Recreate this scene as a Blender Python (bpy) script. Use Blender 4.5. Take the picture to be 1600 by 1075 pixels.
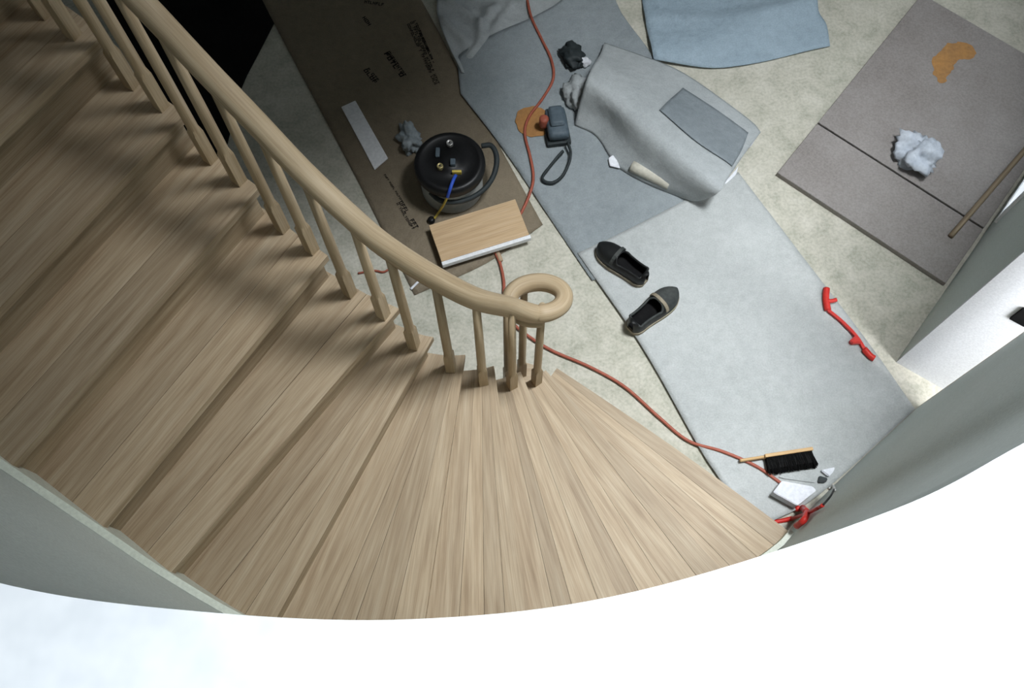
import bpy, bmesh, math, random
from mathutils import Vector, noise, Matrix
random.seed(7)
sc = bpy.context.scene
C = sc.collection
for o in list(bpy.data.objects): bpy.data.objects.remove(o)

# ---------------------------------------------------------------- camera, light, exposure
F, VN, H = 1450.0, 1085.0, 4.0            # focal length in px of a 1600 px frame, row straight below the lens, eye height
TH = math.atan((VN - 537.5) / F)
cam = bpy.data.objects.new('camera', bpy.data.cameras.new('camera'))
cam.data.sensor_width = 36.0; cam.data.lens = 36.0 * F / 1600.0
cam.location = (0, 0, H); cam.rotation_euler = (TH, 0, 0)
cam.data.clip_start = 0.05
C.objects.link(cam); sc.camera = cam

w = bpy.data.worlds.new('world'); sc.world = w; w.use_nodes = True
bg = w.node_tree.nodes['Background']
bg.inputs[0].default_value = (0.82, 0.92, 1.0, 1); bg.inputs[1].default_value = 0.08

def light(name, kind, loc, target, energy, color, **kw):
    l = bpy.data.lights.new(name, kind); l.energy = energy; l.color = color
    for k, v in kw.items(): setattr(l, k, v)
    o = bpy.data.objects.new(name, l); o.location = loc
    o.rotation_euler = (Vector(target) - Vector(loc)).to_track_quat('-Z', 'Y').to_euler()
    C.objects.link(o); return o
# the stair hall's high window and the flash on the camera
light('hall_skylight', 'AREA', (2.02, 1.74, 6.6), (1.30, 1.06, 0), 74, (0.93, 0.97, 1.0), shape='RECTANGLE', size=1.2, size_y=1.0, spread=math.radians(62))
light('camera_flash', 'SPOT', (0.10, -0.03, 4.12), (0.65, 1.15, 0.0), 15, (1.0, 0.93, 0.80), spot_size=math.radians(76), spot_blend=1.0, shadow_soft_size=0.04)
light('cap_fill_light', 'AREA', (0.1, -2.3, 3.5), (0.05, 0.0, 3.0), 300, (0.90, 0.96, 1.0), shape='RECTANGLE', size=1.6, size_y=0.3)  # unseen fill lamp added behind the camera to brighten the white cap
light('side_hall_daylight', 'AREA', (2.75, -0.25, 2.2), (1.95, 1.5, 0.1), 165, (0.96, 0.97, 1.0), shape='RECTANGLE', size=0.9, size_y=1.4)

vs = sc.view_settings
vs.view_transform = 'Standard'; vs.look = 'None'; vs.exposure = 0.0; vs.gamma = 1.0; vs.use_curve_mapping = False

# ---------------------------------------------------------------- helpers
def P(u, v, h=0.0):
    """plan point at height h that the photograph shows at pixel u, v"""
    x = (u - 800) / F; y = (537.5 - v) / F; s, c = math.sin(TH), math.cos(TH)
    t = (H - h) / (c - y * s)
    return Vector((x * t, t * (s + y * c), h))

def link(name, me, mat=None, parent=None):
    o = bpy.data.objects.new(name, me); C.objects.link(o)
    if mat: me.materials.append(mat)
    if parent: o.parent = parent
    return o
def obj(name, bm, mat=None, parent=None, smooth=False):
    me = bpy.data.meshes.new(name)
    bmesh.ops.recalc_face_normals(bm, faces=bm.faces)
    bm.to_mesh(me); bm.free()
    if smooth:
        for p in me.polygons: p.use_smooth = True
    return link(name, me, mat, parent)
def tag(o, label, cat, group=None):
    o['label'] = label; o['category'] = cat
    if group: o['group'] = group
    return o
def struct(o): o['kind'] = 'structure'; return o
def thing(name, loc, label, cat, group=None, rz=0.0):
    o = bpy.data.objects.new(name, None); C.objects.link(o)
    o.empty_display_size = 0.1; o.location = loc; o.rotation_euler = (0, 0, rz)
    return tag(o, label, cat, group)

def add_box(bm, x0, x1, y0, y1, z0, z1, M=None, bevel=0.0):
    t = bmesh.new()
    vs_ = [t.verts.new((x, y, z)) for z in (z0, z1) for y in (y0, y1) for x in (x0, x1)]
    for f in ((0,2,3,1),(4,5,7,6),(0,1,5,4),(2,6,7,3),(0,4,6,2),(1,3,7,5)): t.faces.new([vs_[i] for i in f])
    if bevel: bmesh.ops.bevel(t, geom=list(t.edges), offset=bevel, segments=2, affect='EDGES', profile=0.6)
    if M is not None: bmesh.ops.transform(t, matrix=M, verts=t.verts)
    me = bpy.data.meshes.new('t'); t.to_mesh(me); t.free(); bm.from_mesh(me); bpy.data.meshes.remove(me)
def add_lathe(bm, prof, seg=32, cx=0, cy=0):
    rings = []
    for r, z in prof:
        rings.append([bm.verts.new((cx + r * math.cos(2*math.pi*i/seg), cy + r * math.sin(2*math.pi*i/seg), z)) for i in range(seg)])
    for a, b in zip(rings, rings[1:]):
        for i in range(seg): bm.faces.new((a[i], a[(i+1) % seg], b[(i+1) % seg], b[i]))
    bm.faces.new(rings[0][::-1]); bm.faces.new(rings[-1])
def catmull(pts, n=8, closed=False):
    pts = [Vector(p) for p in pts]; out = []; N = len(pts)
    for i in range(N if closed else N - 1):
        if closed: p0, p1, p2, p3 = (pts[(i+j-1) % N] for j in range(4))
        else:
            p1, p2 = pts[i], pts[i+1]
            p0 = pts[i-1] if i else p1*2 - p2
            p3 = pts[i+2] if i + 2 < N else p2*2 - p1
        for j in range(n):
            t = j / n
            out.append(0.5*((2*p1) + (p2-p0)*t + (2*p0-5*p1+4*p2-p3)*t*t + (3*p1-p0-3*p2+p3)*t**3))
    if not closed: out.append(pts[-1])
    return out
def sweep(bm, path, prof, up=(0, 0, 1), closed=False, scale=None):
    """profile (side, up) carried along the path; u along, v around"""
    up = Vector(up); n = len(path); rings = []; d = 0; uvl = bm.loops.layers.uv.verify()
    ds = []
    for i, p in enumerate(path):
        a = path[(i-1) % n] if (closed or i) else p; b = path[(i+1) % n] if (closed or i < n-1) else p
        t = (b - a).normalized(); s = t.cross(up)
        if s.length < 1e-4: s = t.cross(Vector((1, 0, 0)))
        s.normalize(); q = s.cross(t)
        k = scale(i/(n-1)) if scale else 1.0
        rings.append([bm.verts.new(p + s*(x*k) + q*(y*k)) for x, y in prof])
        if i: d += (p - path[i-1]).length
        ds.append(d)
    m = len(prof)
    for i in range(n if closed else n-1):
        j = (i+1) % n
        for e in range(m):
            f = bm.faces.new((rings[i][e], rings[i][(e+1) % m], rings[j][(e+1) % m], rings[j][e]))
            for l, (uu, vv) in zip(f.loops, ((ds[i], e), (ds[i], e+1), (ds[j], e+1), (ds[j], e))): l[uvl].uv = (uu, vv*0.02)
    if not closed: bm.faces.new(rings[0][::-1]); bm.faces.new(rings[-1])
def circ(r, n=8): return [(r*math.cos(2*math.pi*i/n), r*math.sin(2*math.pi*i/n)) for i in range(n)]
def tube(name, pts, r, mat, parent=None, n=8, seg=8, up=(0, 0, 1)):
    bm = bmesh.new(); sweep(bm, catmull(pts, n), circ(r, seg), up)
    return obj(name, bm, mat, parent, True)
def prism(bm, poly, z0, z1):
    a = [bm.verts.new((p[0], p[1], z0)) for p in poly]; b = [bm.verts.new((p[0], p[1], z1)) for p in poly]
    n = len(poly)
    bm.faces.new(a[::-1]); bm.faces.new(b)
    for i in range(n): bm.faces.new((a[i], a[(i+1) % n], b[(i+1) % n], b[i]))
def resample(pts, n):
    pts = [Vector(p) for p in pts]; L = [0]
    for a, b in zip(pts, pts[1:]): L.append(L[-1] + (b-a).length)
    out = []
    for i in range(n):
        t = L[-1]*i/(n-1); k = 0
        while k < len(L)-2 and L[k+1] < t: k += 1
        f = (t - L[k]) / max(1e-9, L[k+1]-L[k]); out.append(pts[k].lerp(pts[k+1], f))
    return out
def patch(name, rails, mat, nu=40, nv=24, z=None, thick=0.002, parent=None, wob=0.0, seed=0.0, scale=4.0):
    """sheet lofted through rails (polylines running the same way)"""
    R = [resample(catmull(r, 6), nu) for r in rails]
    cols = []
    for i in range(nu): cols.append(resample(catmull([r[i] for r in R], 6), nv))
    bm = bmesh.new(); uvl = bm.loops.layers.uv.verify(); g = []
    for i in range(nu):
        row = []
        for j in range(nv):
            p = cols[i][j].copy()
            if z: p.z += z(i/(nu-1), j/(nv-1), p)
            if wob: p.z += wob*(0.5+0.5*noise.noise(Vector((p.x*scale+seed, p.y*scale, seed))))
            row.append(bm.verts.new(p))
        g.append(row)
    for i in range(nu-1):
        for j in range(nv-1):
            f = bm.faces.new((g[i][j], g[i+1][j], g[i+1][j+1], g[i][j+1]))
            for l, (a, b) in zip(f.loops, ((i, j), (i+1, j), (i+1, j+1), (i, j+1))): l[uvl].uv = (a/(nu-1), b/(nv-1))
    o = obj(name, bm, mat, parent, True)
    m = o.modifiers.new('thickness', 'SOLIDIFY'); m.thickness = thick; m.offset = 1.0
    if o.data.polygons[len(o.data.polygons)//2].normal.z < 0: o.data.flip_normals()
    return o

# ---------------------------------------------------------------- materials
class NT:
    def __init__(s, name, rough=0.6, spec=0.3, metal=0.0):
        s.m = bpy.data.materials.new(name); s.m.use_nodes = True; s.t = s.m.node_tree
        s.b = s.t.nodes['Principled BSDF']
        s.b.inputs['Roughness'].default_value = rough; s.b.inputs['Specular IOR Level'].default_value = spec; s.b.inputs['Metallic'].default_value = metal
    def n(s, kind, **kw):
        n = s.t.nodes.new(kind)
        for k, v in kw.items():
            if k in n.inputs: n.inputs[k].default_value = v
            else: setattr(n, k, v)
        return n
    def l(s, a, b): s.t.links.new(a, b)
    def coord(s, out='Object', scale=(1, 1, 1), rot=(0, 0, 0), add=None):
        c = s.n('ShaderNodeTexCoord'); mp = s.n('ShaderNodeMapping')
        mp.inputs['Scale'].default_value = scale; mp.inputs['Rotation'].default_value = rot
        src = c.outputs[out]
        if add is not None:
            v = s.n('ShaderNodeVectorMath', operation='ADD'); s.l(src, v.inputs[0]); s.l(add, v.inputs[1]); src = v.outputs[0]
        s.l(src, mp.inputs['Vector']); return mp.outputs[0]
    def noise(s, vec, scale=5, detail=4, rough=0.55, dist=0.0):
        n = s.n('ShaderNodeTexNoise', Scale=scale, Detail=detail, Roughness=rough, Distortion=dist); s.l(vec, n.inputs['Vector']); return n.outputs['Fac']
    def ramp(s, fac, stops):
        r = s.n('ShaderNodeValToRGB'); e = r.color_ramp.elements
        while len(e) < len(stops): e.new(0.5)
        for el, (p, c) in zip(e, stops): el.position = p; el.color = (*c, 1) if len(c) == 3 else c
        s.l(fac, r.inputs[0]); return r.outputs[0]
    def mix(s, fac, a, b, mode='MIX'):
        m = s.n('ShaderNodeMix', data_type='RGBA', blend_type=mode)
        for sock, val in ((m.inputs['Factor'], fac), (m.inputs['A'], a), (m.inputs['B'], b)): pass
        def put(i, val):
            if isinstance(val, (int, float)): m.inputs[i].default_value = val
            elif isinstance(val, tuple): m.inputs[i].default_value = (*val, 1)
            else: s.l(val, m.inputs[i])
        put(0, fac); put(6, a); put(7, b); return m.outputs[2]
    def color(s, c):
        if isinstance(c, tuple): s.b.inputs['Base Color'].default_value = (*c, 1)
        else: s.l(c, s.b.inputs['Base Color'])
        return s
    def bump(s, fac, strength=0.3, dist=0.01):
        b = s.n('ShaderNodeBump', Strength=strength, Distance=dist); s.l(fac, b.inputs['Height']); s.l(b.outputs[0], s.b.inputs['Normal']); return s

def speckled(name, c0, c1, scale=6, rough=0.7, bump=0.15, fine=60, spec=0.3):
    t = NT(name, rough, spec); v = t.coord('Object')
    a = t.noise(v, scale, 5, 0.6); b = t.noise(v, fine, 2)
    col = t.ramp(a, [(0.3, c0), (0.7, c1)])
    col = t.mix(0.22, col, t.ramp(b, [(0.3, tuple(x*0.6 for x in c0)), (0.7, tuple(min(1, x*1.25) for x in c1))]))
    t.color(col); t.bump(b, bump, 0.004); return t.m

def wood(name, dark, mid, light_, ring=26.0, rough=0.5):
    t = NT(name, rough, 0.3)
    oi = t.n('ShaderNodeObjectInfo'); cx = t.n('ShaderNodeCombineXYZ')
    mu = t.n('ShaderNodeMath', operation='MULTIPLY'); mu.inputs[1].default_value = 37.0; t.l(oi.outputs['Random'], mu.inputs[0])
    t.l(mu.outputs[0], cx.inputs[0]); t.l(mu.outputs[0], cx.inputs[1])
    v = t.coord('UV', (1.0, 14, 1), add=cx.outputs[0]); f = t.coord('UV', (5, 240, 1), add=cx.outputs[0])
    warp = t.noise(v, 0.9, 2, 0.5, 0.6)
    wv = t.n('ShaderNodeMath', operation='MULTIPLY'); wv.inputs[1].default_value = ring; t.l(warp, wv.inputs[0])
    sn = t.n('ShaderNodeMath', operation='SINE'); t.l(wv.outputs[0], sn.inputs[0])
    mr = t.n('ShaderNodeMapRange'); mr.inputs[1].default_value = -1; t.l(sn.outputs[0], mr.inputs[0])
    pores = t.noise(f, 1.0, 3, 0.6)
    streak = t.noise(v, 3.2, 3, 0.6)
    base = t.ramp(streak, [(0.3, dark), (0.5, mid), (0.72, light_)])
    col = t.mix(0.22, base, t.ramp(mr.outputs[0], [(0.0, dark), (1.0, light_)]))
    col = t.mix(0.22, col, t.ramp(pores, [(0.35, tuple(x*0.45 for x in dark)), (0.6, light_)]))
    hs = t.n('ShaderNodeHueSaturation'); vr = t.n('ShaderNodeMapRange'); vr.inputs[3].default_value = 0.86; vr.inputs[4].default_value = 1.12
    t.l(oi.outputs['Random'], vr.inputs[0]); t.l(vr.outputs[0], hs.inputs['Value']); t.l(col, hs.inputs['Color'])
    t.color(hs.outputs[0]); t.bump(pores, 0.12, 0.002); return t.m

M_tread = wood('oak_tread', (0.29, 0.203, 0.121), (0.41, 0.31, 0.20), (0.505, 0.41, 0.288))
M_rail = wood('oak_rail', (0.357, 0.255, 0.144), (0.468, 0.357, 0.222), (0.562, 0.451, 0.307), 18)
M_block = wood('birch_block', (0.46, 0.31, 0.17), (0.56, 0.39, 0.22), (0.64, 0.47, 0.30), 18)
def floor_mat():
    t = NT('plywood_subfloor', 0.75, 0.2); v = t.coord('Object')
    a = t.noise(v, 1.3, 6, 0.65); b = t.noise(v, 9, 6, 0.7, 0.5); c = t.noise(v, 70, 2)
    col = t.ramp(a, [(0.32, (0.34, 0.345, 0.28)), (0.52, (0.48, 0.46, 0.385)), (0.7, (0.55, 0.525, 0.455))])
    col = t.mix(0.45, col, t.ramp(b, [(0.33, (0.22, 0.235, 0.18)), (0.5, (0.48, 0.47, 0.395)), (0.68, (0.66, 0.64, 0.57))]))
    col = t.mix(0.15, col, t.ramp(c, [(0.35, (0.2, 0.2, 0.16)), (0.6, (0.75, 0.72, 0.64))]))
    t.color(col); t.bump(b, 0.15, 0.01); return t.m
M_floor = floor_mat()
def sheet_mat(name, c0, c1, crease=0.5, sc_=3.0):
    t = NT(name, 0.65, 0.25); v = t.coord('Object')
    a = t.noise(v, sc_, 5, 0.65, 0.3); b = t.noise(v, 26, 3, 0.6); c = t.noise(v, 140, 2)
    col = t.ramp(a, [(0.3, c0), (0.68, c1)])
    col = t.mix(0.25, col, t.ramp(b, [(0.3, tuple(x*0.7 for x in c0)), (0.7, tuple(x*1.1 for x in c1))]))
    col = t.mix(0.12, col, t.ramp(c, [(0.35, tuple(x*0.5 for x in c0)), (0.65, tuple(min(1, x*1.25) for x in c1))]))
    t.color(col)
    m = t.n('ShaderNodeMath', operation='ADD'); t.l(a, m.inputs[0]); t.l(b, m.inputs[1]); t.bump(m.outputs[0], crease, 0.02); return t.m
M_grey = sheet_mat('grey_building_paper', (0.377, 0.396, 0.391), (0.469, 0.488, 0.483), 0.3)
M_grey2 = sheet_mat('blue_grey_building_paper', (0.223, 0.252, 0.266), (0.295, 0.328, 0.342), 0.4)
M_fold_shade = sheet_mat('fold_shade_grey', (0.17, 0.20, 0.215), (0.24, 0.27, 0.29), 0.3)  # darker tone stands for shade in the tarp's fold
M_grey4 = sheet_mat('pale_blue_building_paper', (0.26, 0.34, 0.40), (0.35, 0.44, 0.51), 0.4)
M_grey3 = sheet_mat('worn_grey_paper', (0.317, 0.343, 0.348), (0.42, 0.445, 0.451), 0.2)
M_brown = sheet_mat('brown_rosin_paper', (0.165, 0.134, 0.092), (0.226, 0.185, 0.13), 0.4, 2.0)
M_black = speckled('near_black_sheet', (0.006, 0.006, 0.006), (0.011, 0.010, 0.010), 5, 0.9, 0.1, spec=0.1)
M_print = NT('dark_print', 0.8, 0.1).color((0.014, 0.012, 0.011)).m
M_wall = speckled('grey_green_primer', (0.60, 0.66, 0.63), (0.66, 0.72, 0.69), 2.5, 0.85, 0.08, 130, 0.15)
M_primer = speckled('dark_grey_primer', (0.60, 0.66, 0.63), (0.66, 0.72, 0.69), 2.5, 0.85, 0.08, 130, 0.15)
M_wall_white = speckled('white_drywall', (0.70, 0.72, 0.76), (0.76, 0.78, 0.82), 3, 0.8, 0.05, 120, 0.2)
M_cap = speckled('white_painted_cap', (0.83, 0.87, 0.91), (0.85, 0.885, 0.92), 3, 0.6, 0.0, 20, 0.2)
M_skirt = speckled('primed_skirt', (0.66, 0.69, 0.60), (0.74, 0.77, 0.68), 5, 0.7, 0.05, 100)
M_white = speckled('white_paint', (0.72, 0.73, 0.75), (0.80, 0.81, 0.83), 8, 0.6, 0.05, 80)
def hardboard():
    t = NT('tempered_hardboard', 0.55, 0.35); v = t.coord('Object')
    a = t.noise(v, 2.2, 5, 0.65); c = t.noise(v, 110, 2)
    col = t.ramp(a, [(0.3, (0.225, 0.205, 0.195)), (0.7, (0.32, 0.30, 0.29))])
    col = t.mix(0.2, col, t.ramp(c, [(0.35, (0.08, 0.06, 0.05)), (0.65, (0.36, 0.32, 0.29))]))
    t.color(col); return t
M_hard = hardboard().m
M_blackplastic = speckled('black_plastic', (0.005, 0.005, 0.0055), (0.009, 0.009, 0.010), 6, 0.42, 0.04, 90, 0.3)
M_tank = speckled('grey_enamel', (0.34, 0.37, 0.37), (0.42, 0.45, 0.45), 5, 0.45, 0.02, 90, 0.4)
M_steel = NT('dull_steel', 0.4, 0.5, 0.7).color((0.5, 0.5, 0.48)).m
M_brass = NT('brass', 0.4, 0.5, 0.6).color((0.5, 0.42, 0.2)).m
M_yellow = NT('yellow_rubber', 0.55).color((0.55, 0.42, 0.08)).m
M_blue = NT('blue_rubber', 0.5).color((0.03, 0.09, 0.50)).m
M_rubber = speckled('black_rubber', (0.016, 0.022, 0.024), (0.03, 0.038, 0.04), 9, 0.6, 0.05)
M_tool = speckled('slate_plastic', (0.060, 0.085, 0.105), (0.10, 0.13, 0.155), 14, 0.55, 0.15)
M_orange = speckled('orange_dust', (0.32, 0.17, 0.07), (0.44, 0.22, 0.08), 12, 0.9, 0.1, spec=0.05)
M_stain = speckled('orange_stain', (0.30, 0.17, 0.08), (0.44, 0.23, 0.08), 14, 0.8, 0.05, spec=0.1)
M_cord = speckled('red_brown_rubber', (0.30, 0.075, 0.045), (0.38, 0.11, 0.07), 14, 0.5, 0.05)
M_red = speckled('red_enamel', (0.48, 0.022, 0.018), (0.60, 0.035, 0.025), 12, 0.45, 0.05)
M_shoe = speckled('black_leather', (0.006, 0.0065, 0.007), (0.013, 0.014, 0.014), 16, 0.5, 0.2)
M_shoe_grey = speckled('scuffed_leather', (0.022, 0.027, 0.027), (0.060, 0.064, 0.060), 18, 0.65, 0.3)
M_lining = speckled('shoe_lining', (0.007, 0.007, 0.008), (0.012, 0.012, 0.012), 20, 0.95, 0.1, spec=0.05)
M_sole = speckled('tan_welt', (0.20, 0.17, 0.12), (0.30, 0.26, 0.19), 16, 0.7, 0.1)
M_rag = speckled('pale_cloth', (0.42, 0.47, 0.54), (0.62, 0.66, 0.72), 16, 0.9, 0.3, 50)
M_rag2 = speckled('grey_cloth', (0.20, 0.24, 0.26), (0.40, 0.44, 0.46), 22, 0.9, 0.3, 50)
M_stick = wood('weathered_stick', (0.14, 0.10, 0.065), (0.22, 0.17, 0.11), (0.30, 0.24, 0.16))
M_brushwood = wood('varnished_brush', (0.55, 0.33, 0.14), (0.66, 0.43, 0.2), (0.72, 0.5, 0.26))
M_bristle = speckled('black_bristle', (0.006, 0.006, 0.006), (0.014, 0.014, 0.014), 60, 0.9, 0.5, 200, 0.1)
M_papertube = speckled('kraft_paper', (0.46, 0.44, 0.37), (0.58, 0.56, 0.48), 9, 0.8, 0.1)
M_whitepaper = speckled('white_paper', (0.66, 0.68, 0.73), (0.76, 0.78, 0.82), 7, 0.8, 0.1)
M_tan = NT('tan_plastic', 0.6).color((0.42, 0.30, 0.2)).m

# ---------------------------------------------------------------- setting
RISE = 0.175
TOP = 3.0
bm = bmesh.new(); add_box(bm, -5, 5.5, -1.0, 6.5, -0.05, 0.0); struct(obj('floor', bm, M_floor))

wall_ctrl = [(-3.3, 1.92, 0), (-2.9, 1.64, 0), (-2.2, 1.15, 0), (-1.72, 0.815, 0), (-1.36, 0.565, 0), (-1.15, 0.418, 0), (-1.0, 0.31, 0), (-0.78, 0.187, 0), (-0.545, 0.111, 0), (-0.33, 0.081, 0),
             (-0.1, 0.073, 0), (0.13, 0.101, 0), (0.41, 0.186, 0), (0.57, 0.262, 0), (0.80, 0.378, 0), (1.08, 0.552, 0), (1.22, 0.69, 0), (1.50, 0.935, 0), (1.812, 1.198, 0)]
wall = catmull(wall_ctrl, 10)
def offset(path, d):
    out = []
    for i, p in enumerate(path):
        t = (path[min(i+1, len(path)-1)] - path[max(i-1, 0)]).normalized(); out.append(p + Vector((t.y, -t.x, 0))*d)
    return out
wall_back = offset(wall, 0.13)
def wall_strip(name, inner, outer, z0, z1, mat, smooth=True):
    bm = bmesh.new(); R = []
    for a, b in zip(inner, outer):
        R.append([bm.verts.new((a.x, a.y, z0)), bm.verts.new((b.x, b.y, z0)), bm.verts.new((b.x, b.y, z1)), bm.verts.new((a.x, a.y, z1))])
    for r, s in zip(R, R[1:]):
        for i in range(4): bm.faces.new((r[i], r[(i+1) % 4], s[(i+1) % 4], s[i]))
    bm.faces.new(R[0][::-1]); bm.faces.new(R[-1])
    o = obj(name, bm, mat)
    return o
struct(wall_strip('wall_stair', wall, wall_back, 0.0, TOP - 0.02, M_wall))
struct(wall_strip('trim_cap', wall, offset(wall, 0.42), TOP - 0.02, TOP, M_cap))
# jamb strip closing the wall's free end
e0, e1 = wall[-1], wall_back[-1]; d = (wall[-1] - wall[-4]).normalized()
bm = bmesh.new(); prism(bm, [e0 + d*0.001, e0 + d*0.022, e1 + d*0.022, e1 + d*0.001], 0, TOP - 0.02); struct(obj('trim_jamb', bm, M_papertube))

# partition: grey long face, white end
b0 = P(1402, 563); b1 = P(1602, 272); b2 = P(1472, 603)
du = (b1 - b0).normalized(); de = (b2 - b0).normalized()
end_w = 0.62
far = b0 + du*2.6
bm = bmesh.new(); prism(bm, [b0, b0 + de*end_w, far + de*end_w, far], 0, TOP); pw = struct(obj('wall_partition', bm, M_primer))
nrm = Vector((du.y, -du.x, 0)).normalized(); nrm = nrm if nrm.dot(de) < 0 else -nrm
out_e = Vector((de.y, -de.x, 0)); out_e = out_e if out_e.dot(du) < 0 else -out_e
bm = bmesh.new(); prism(bm, [b0, b0 + de*end_w, b0 + de*end_w + out_e*0.012, b0 + out_e*0.012], 0, TOP); struct(obj('wall_end', bm, M_wall_white))
# white casing high on the grey face
wc = None
def on_plane(u, v, p0, n):
    """point of the vertical plane through p0 with normal n seen at u, v"""
    x = (u-800)/F; y = (537.5-v)/F; s, c = math.sin(TH), math.cos(TH)
    ray = Vector((x, s + y*c, -c + y*s)); o = Vector((0, 0, H))
    k = (p0 - o).dot(n) / ray.dot(n); return o + ray*k
q = on_plane(1557, 349, b0, nrm)
t = NT('daylit_pane', 0.3); t.color((0.8, 0.85, 0.9)); t.b.inputs['Emission Color'].default_value = (0.86, 0.93, 1.0, 1); t.b.inputs['Emission Strength'].default_value = 0.85
qa = Vector((q.x, q.y, 0)) + nrm*0.001
def wbox(u0, u1, z0, z1, d0, d1):
    prism(bm, [qa + nrm*d0 + du*u0, qa + nrm*d1 + du*u0, qa + nrm*d1 + du*u1, qa + nrm*d0 + du*u1], z0, z1)
bm = bmesh.new(); wbox(0.0, 0.03, q.z, q.z+2, 0, .012); wbox(.87, .90, q.z, q.z+2, 0, .012); wbox(.03, .87, q.z, q.z+.03, 0, .012); wbox(.03, .87, q.z+1.97, q.z+2, 0, .012)
win = struct(obj('window_1', bm, M_white))
bm = bmesh.new(); wbox(.03, .87, q.z+.03, q.z+1.97, 0, .006); obj('pane', bm, t.m, win)
# black outlet box on the white end
q = on_plane(1600, 494, b0 + out_e*0.012, out_e); q0 = q.copy()
bm = bmesh.new(); o_ = bmesh.new()
M = Matrix((( de.x, out_e.x, 0, q.x), (de.y, out_e.y, 0, q.y), (0, 0, 1, q.z), (0, 0, 0, 1)))
add_box(bm, -0.03, 0.03, 0.0, 0.010, -0.05, 0.05, M, 0.003)
t = obj('electrical_box', bm, M_lining); tag(t, 'black electrical box set in the white end of the partition wall', 'electrical box')

# upper floor where the flight arrives, beyond the well; unseen edge shaped for shade
bm = bmesh.new(); prism(bm, [(-5, 2.75), (-2.25, 2.75), (-1.25, 2.0), (-0.6, 1.85), (0.2, 1.95), (0.75, 2.35), (0.75, 6.5), (-5, 6.5)], TOP - 0.3, TOP - 0.02)
struct(obj('ceiling_lower', bm, M_wall_white))
# unseen slab added above the partition to shade the hardboard beside it
bm = bmesh.new(); prism(bm, [b0 + nrm*0.14 - du*0.05, far + nrm*0.14, far + de*2.5, b0 + de*2.5 - du*0.05], TOP + 0.002, TOP + 0.15)
struct(obj('ceiling_shade_slab', bm, M_wall_white))
bm = bmesh.new(); prism(bm, [(-5, 6.5), (5.5, 6.5), (5.5, 6.6), (-5, 6.6)], 0, TOP); struct(obj('wall_back', bm, M_wall))

# ---------------------------------------------------------------- staircase
stair = thing('staircase', (-0.1, 1.1, 0), 'curved oak staircase with winding treads, square balusters and a scrolled handrail', 'staircase')
SB = stair.location.copy()
def sobj(name, bm, mat, parent=None, smooth=False):
    bmesh.ops.translate(bm, verts=bm.verts, vec=-SB); return obj(name, bm, mat, parent or stair, smooth)
inn = {1: (0.196, 1.332), 2: (0.140, 1.262), 3: (0.034, 1.196), 4: (-0.068, 1.158), 5: (-0.168, 1.139), 6: (-0.268, 1.139), 7: (-0.365, 1.170), 8: (-0.573, 1.276)}
mid = {2: (0.489, 0.835), 3: (0.36, 0.387), 4: (-0.016, 0.793), 5: (-0.234, 0.607), 6: (-0.41, 0.85)}
outp = {1: (1.085, 0.66), 7: (-1.013, 0.312), 8: (-1.15, 0.425)}
NT_ = 17
for k in range(9, NT_+2):
    inn[k] = (-0.573 - 0.181*(k-8), 1.276 + 0.139*(k-8))
    outp[k] = (-1.15 - 0.190*(k-8), 0.425 + 0.1305*(k-8))
def to_wall(a, b):
    a = Vector((*a, 0)); b = Vector((*b, 0)); r = b - a; best = None
    for p, q_ in zip(wall, wall[1:]):
        s_ = q_ - p; den = r.x*s_.y - r.y*s_.x
        if abs(den) < 1e-9: continue
        t_ = ((p.x-a.x)*s_.y - (p.y-a.y)*s_.x)/den; u_ = ((p.x-a.x)*r.y - (p.y-a.y)*r.x)/den
        if 0 <= u_ <= 1 and t_ > 0 and (best is None or t_ < best): best = t_
    return a + r*best
O = {}
for k in range(1, NT_+2):
    tgt = mid.get(k) or outp[k]; O[k] = to_wall(inn[k], tgt)
I = {k: Vector((*inn[k], 0)) for k in inn}
Ic = catmull([I[k] for k in range(1, NT_+2)], 20)
def nearest(p): return min(range(len(wall)), key=lambda i: (wall[i]-p).length)
def Iat(x):
    i = max(0, min(len(Ic)-1.001, (x-1)*20)); j = int(i); return Ic[j].lerp(Ic[min(j+1, len(Ic)-1)], i-j)
wlen = [0.0]
for a, b in zip(wall, wall[1:]): wlen.append(wlen[-1] + (b-a).length)
def wpos(p):
    i = nearest(p); best = (9, 0)
    for j in (max(0, i-1), min(len(wall)-2, i)):
        s_ = wall[j+1]-wall[j]; t_ = max(0, min(1, (p-wall[j]).dot(s_)/s_.length_squared)); dd = (wall[j]+s_*t_-p).length
        if dd < best[0]: best = (dd, wlen[j] + t_*s_.length)
    return best[1]
OW = {k: wpos(O[k]) for k in O}
def Wat(x):
    j = 0
    while j < len(wlen)-2 and wlen[j+1] < x: j += 1
    return wall[j].lerp(wall[j+1], (x-wlen[j])/(wlen[j+1]-wlen[j]))
def Oat(x):
    k = max(1, min(NT_, int(x))); return Wat(OW[k] + (OW[k+1]-OW[k])*(x-k))
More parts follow.
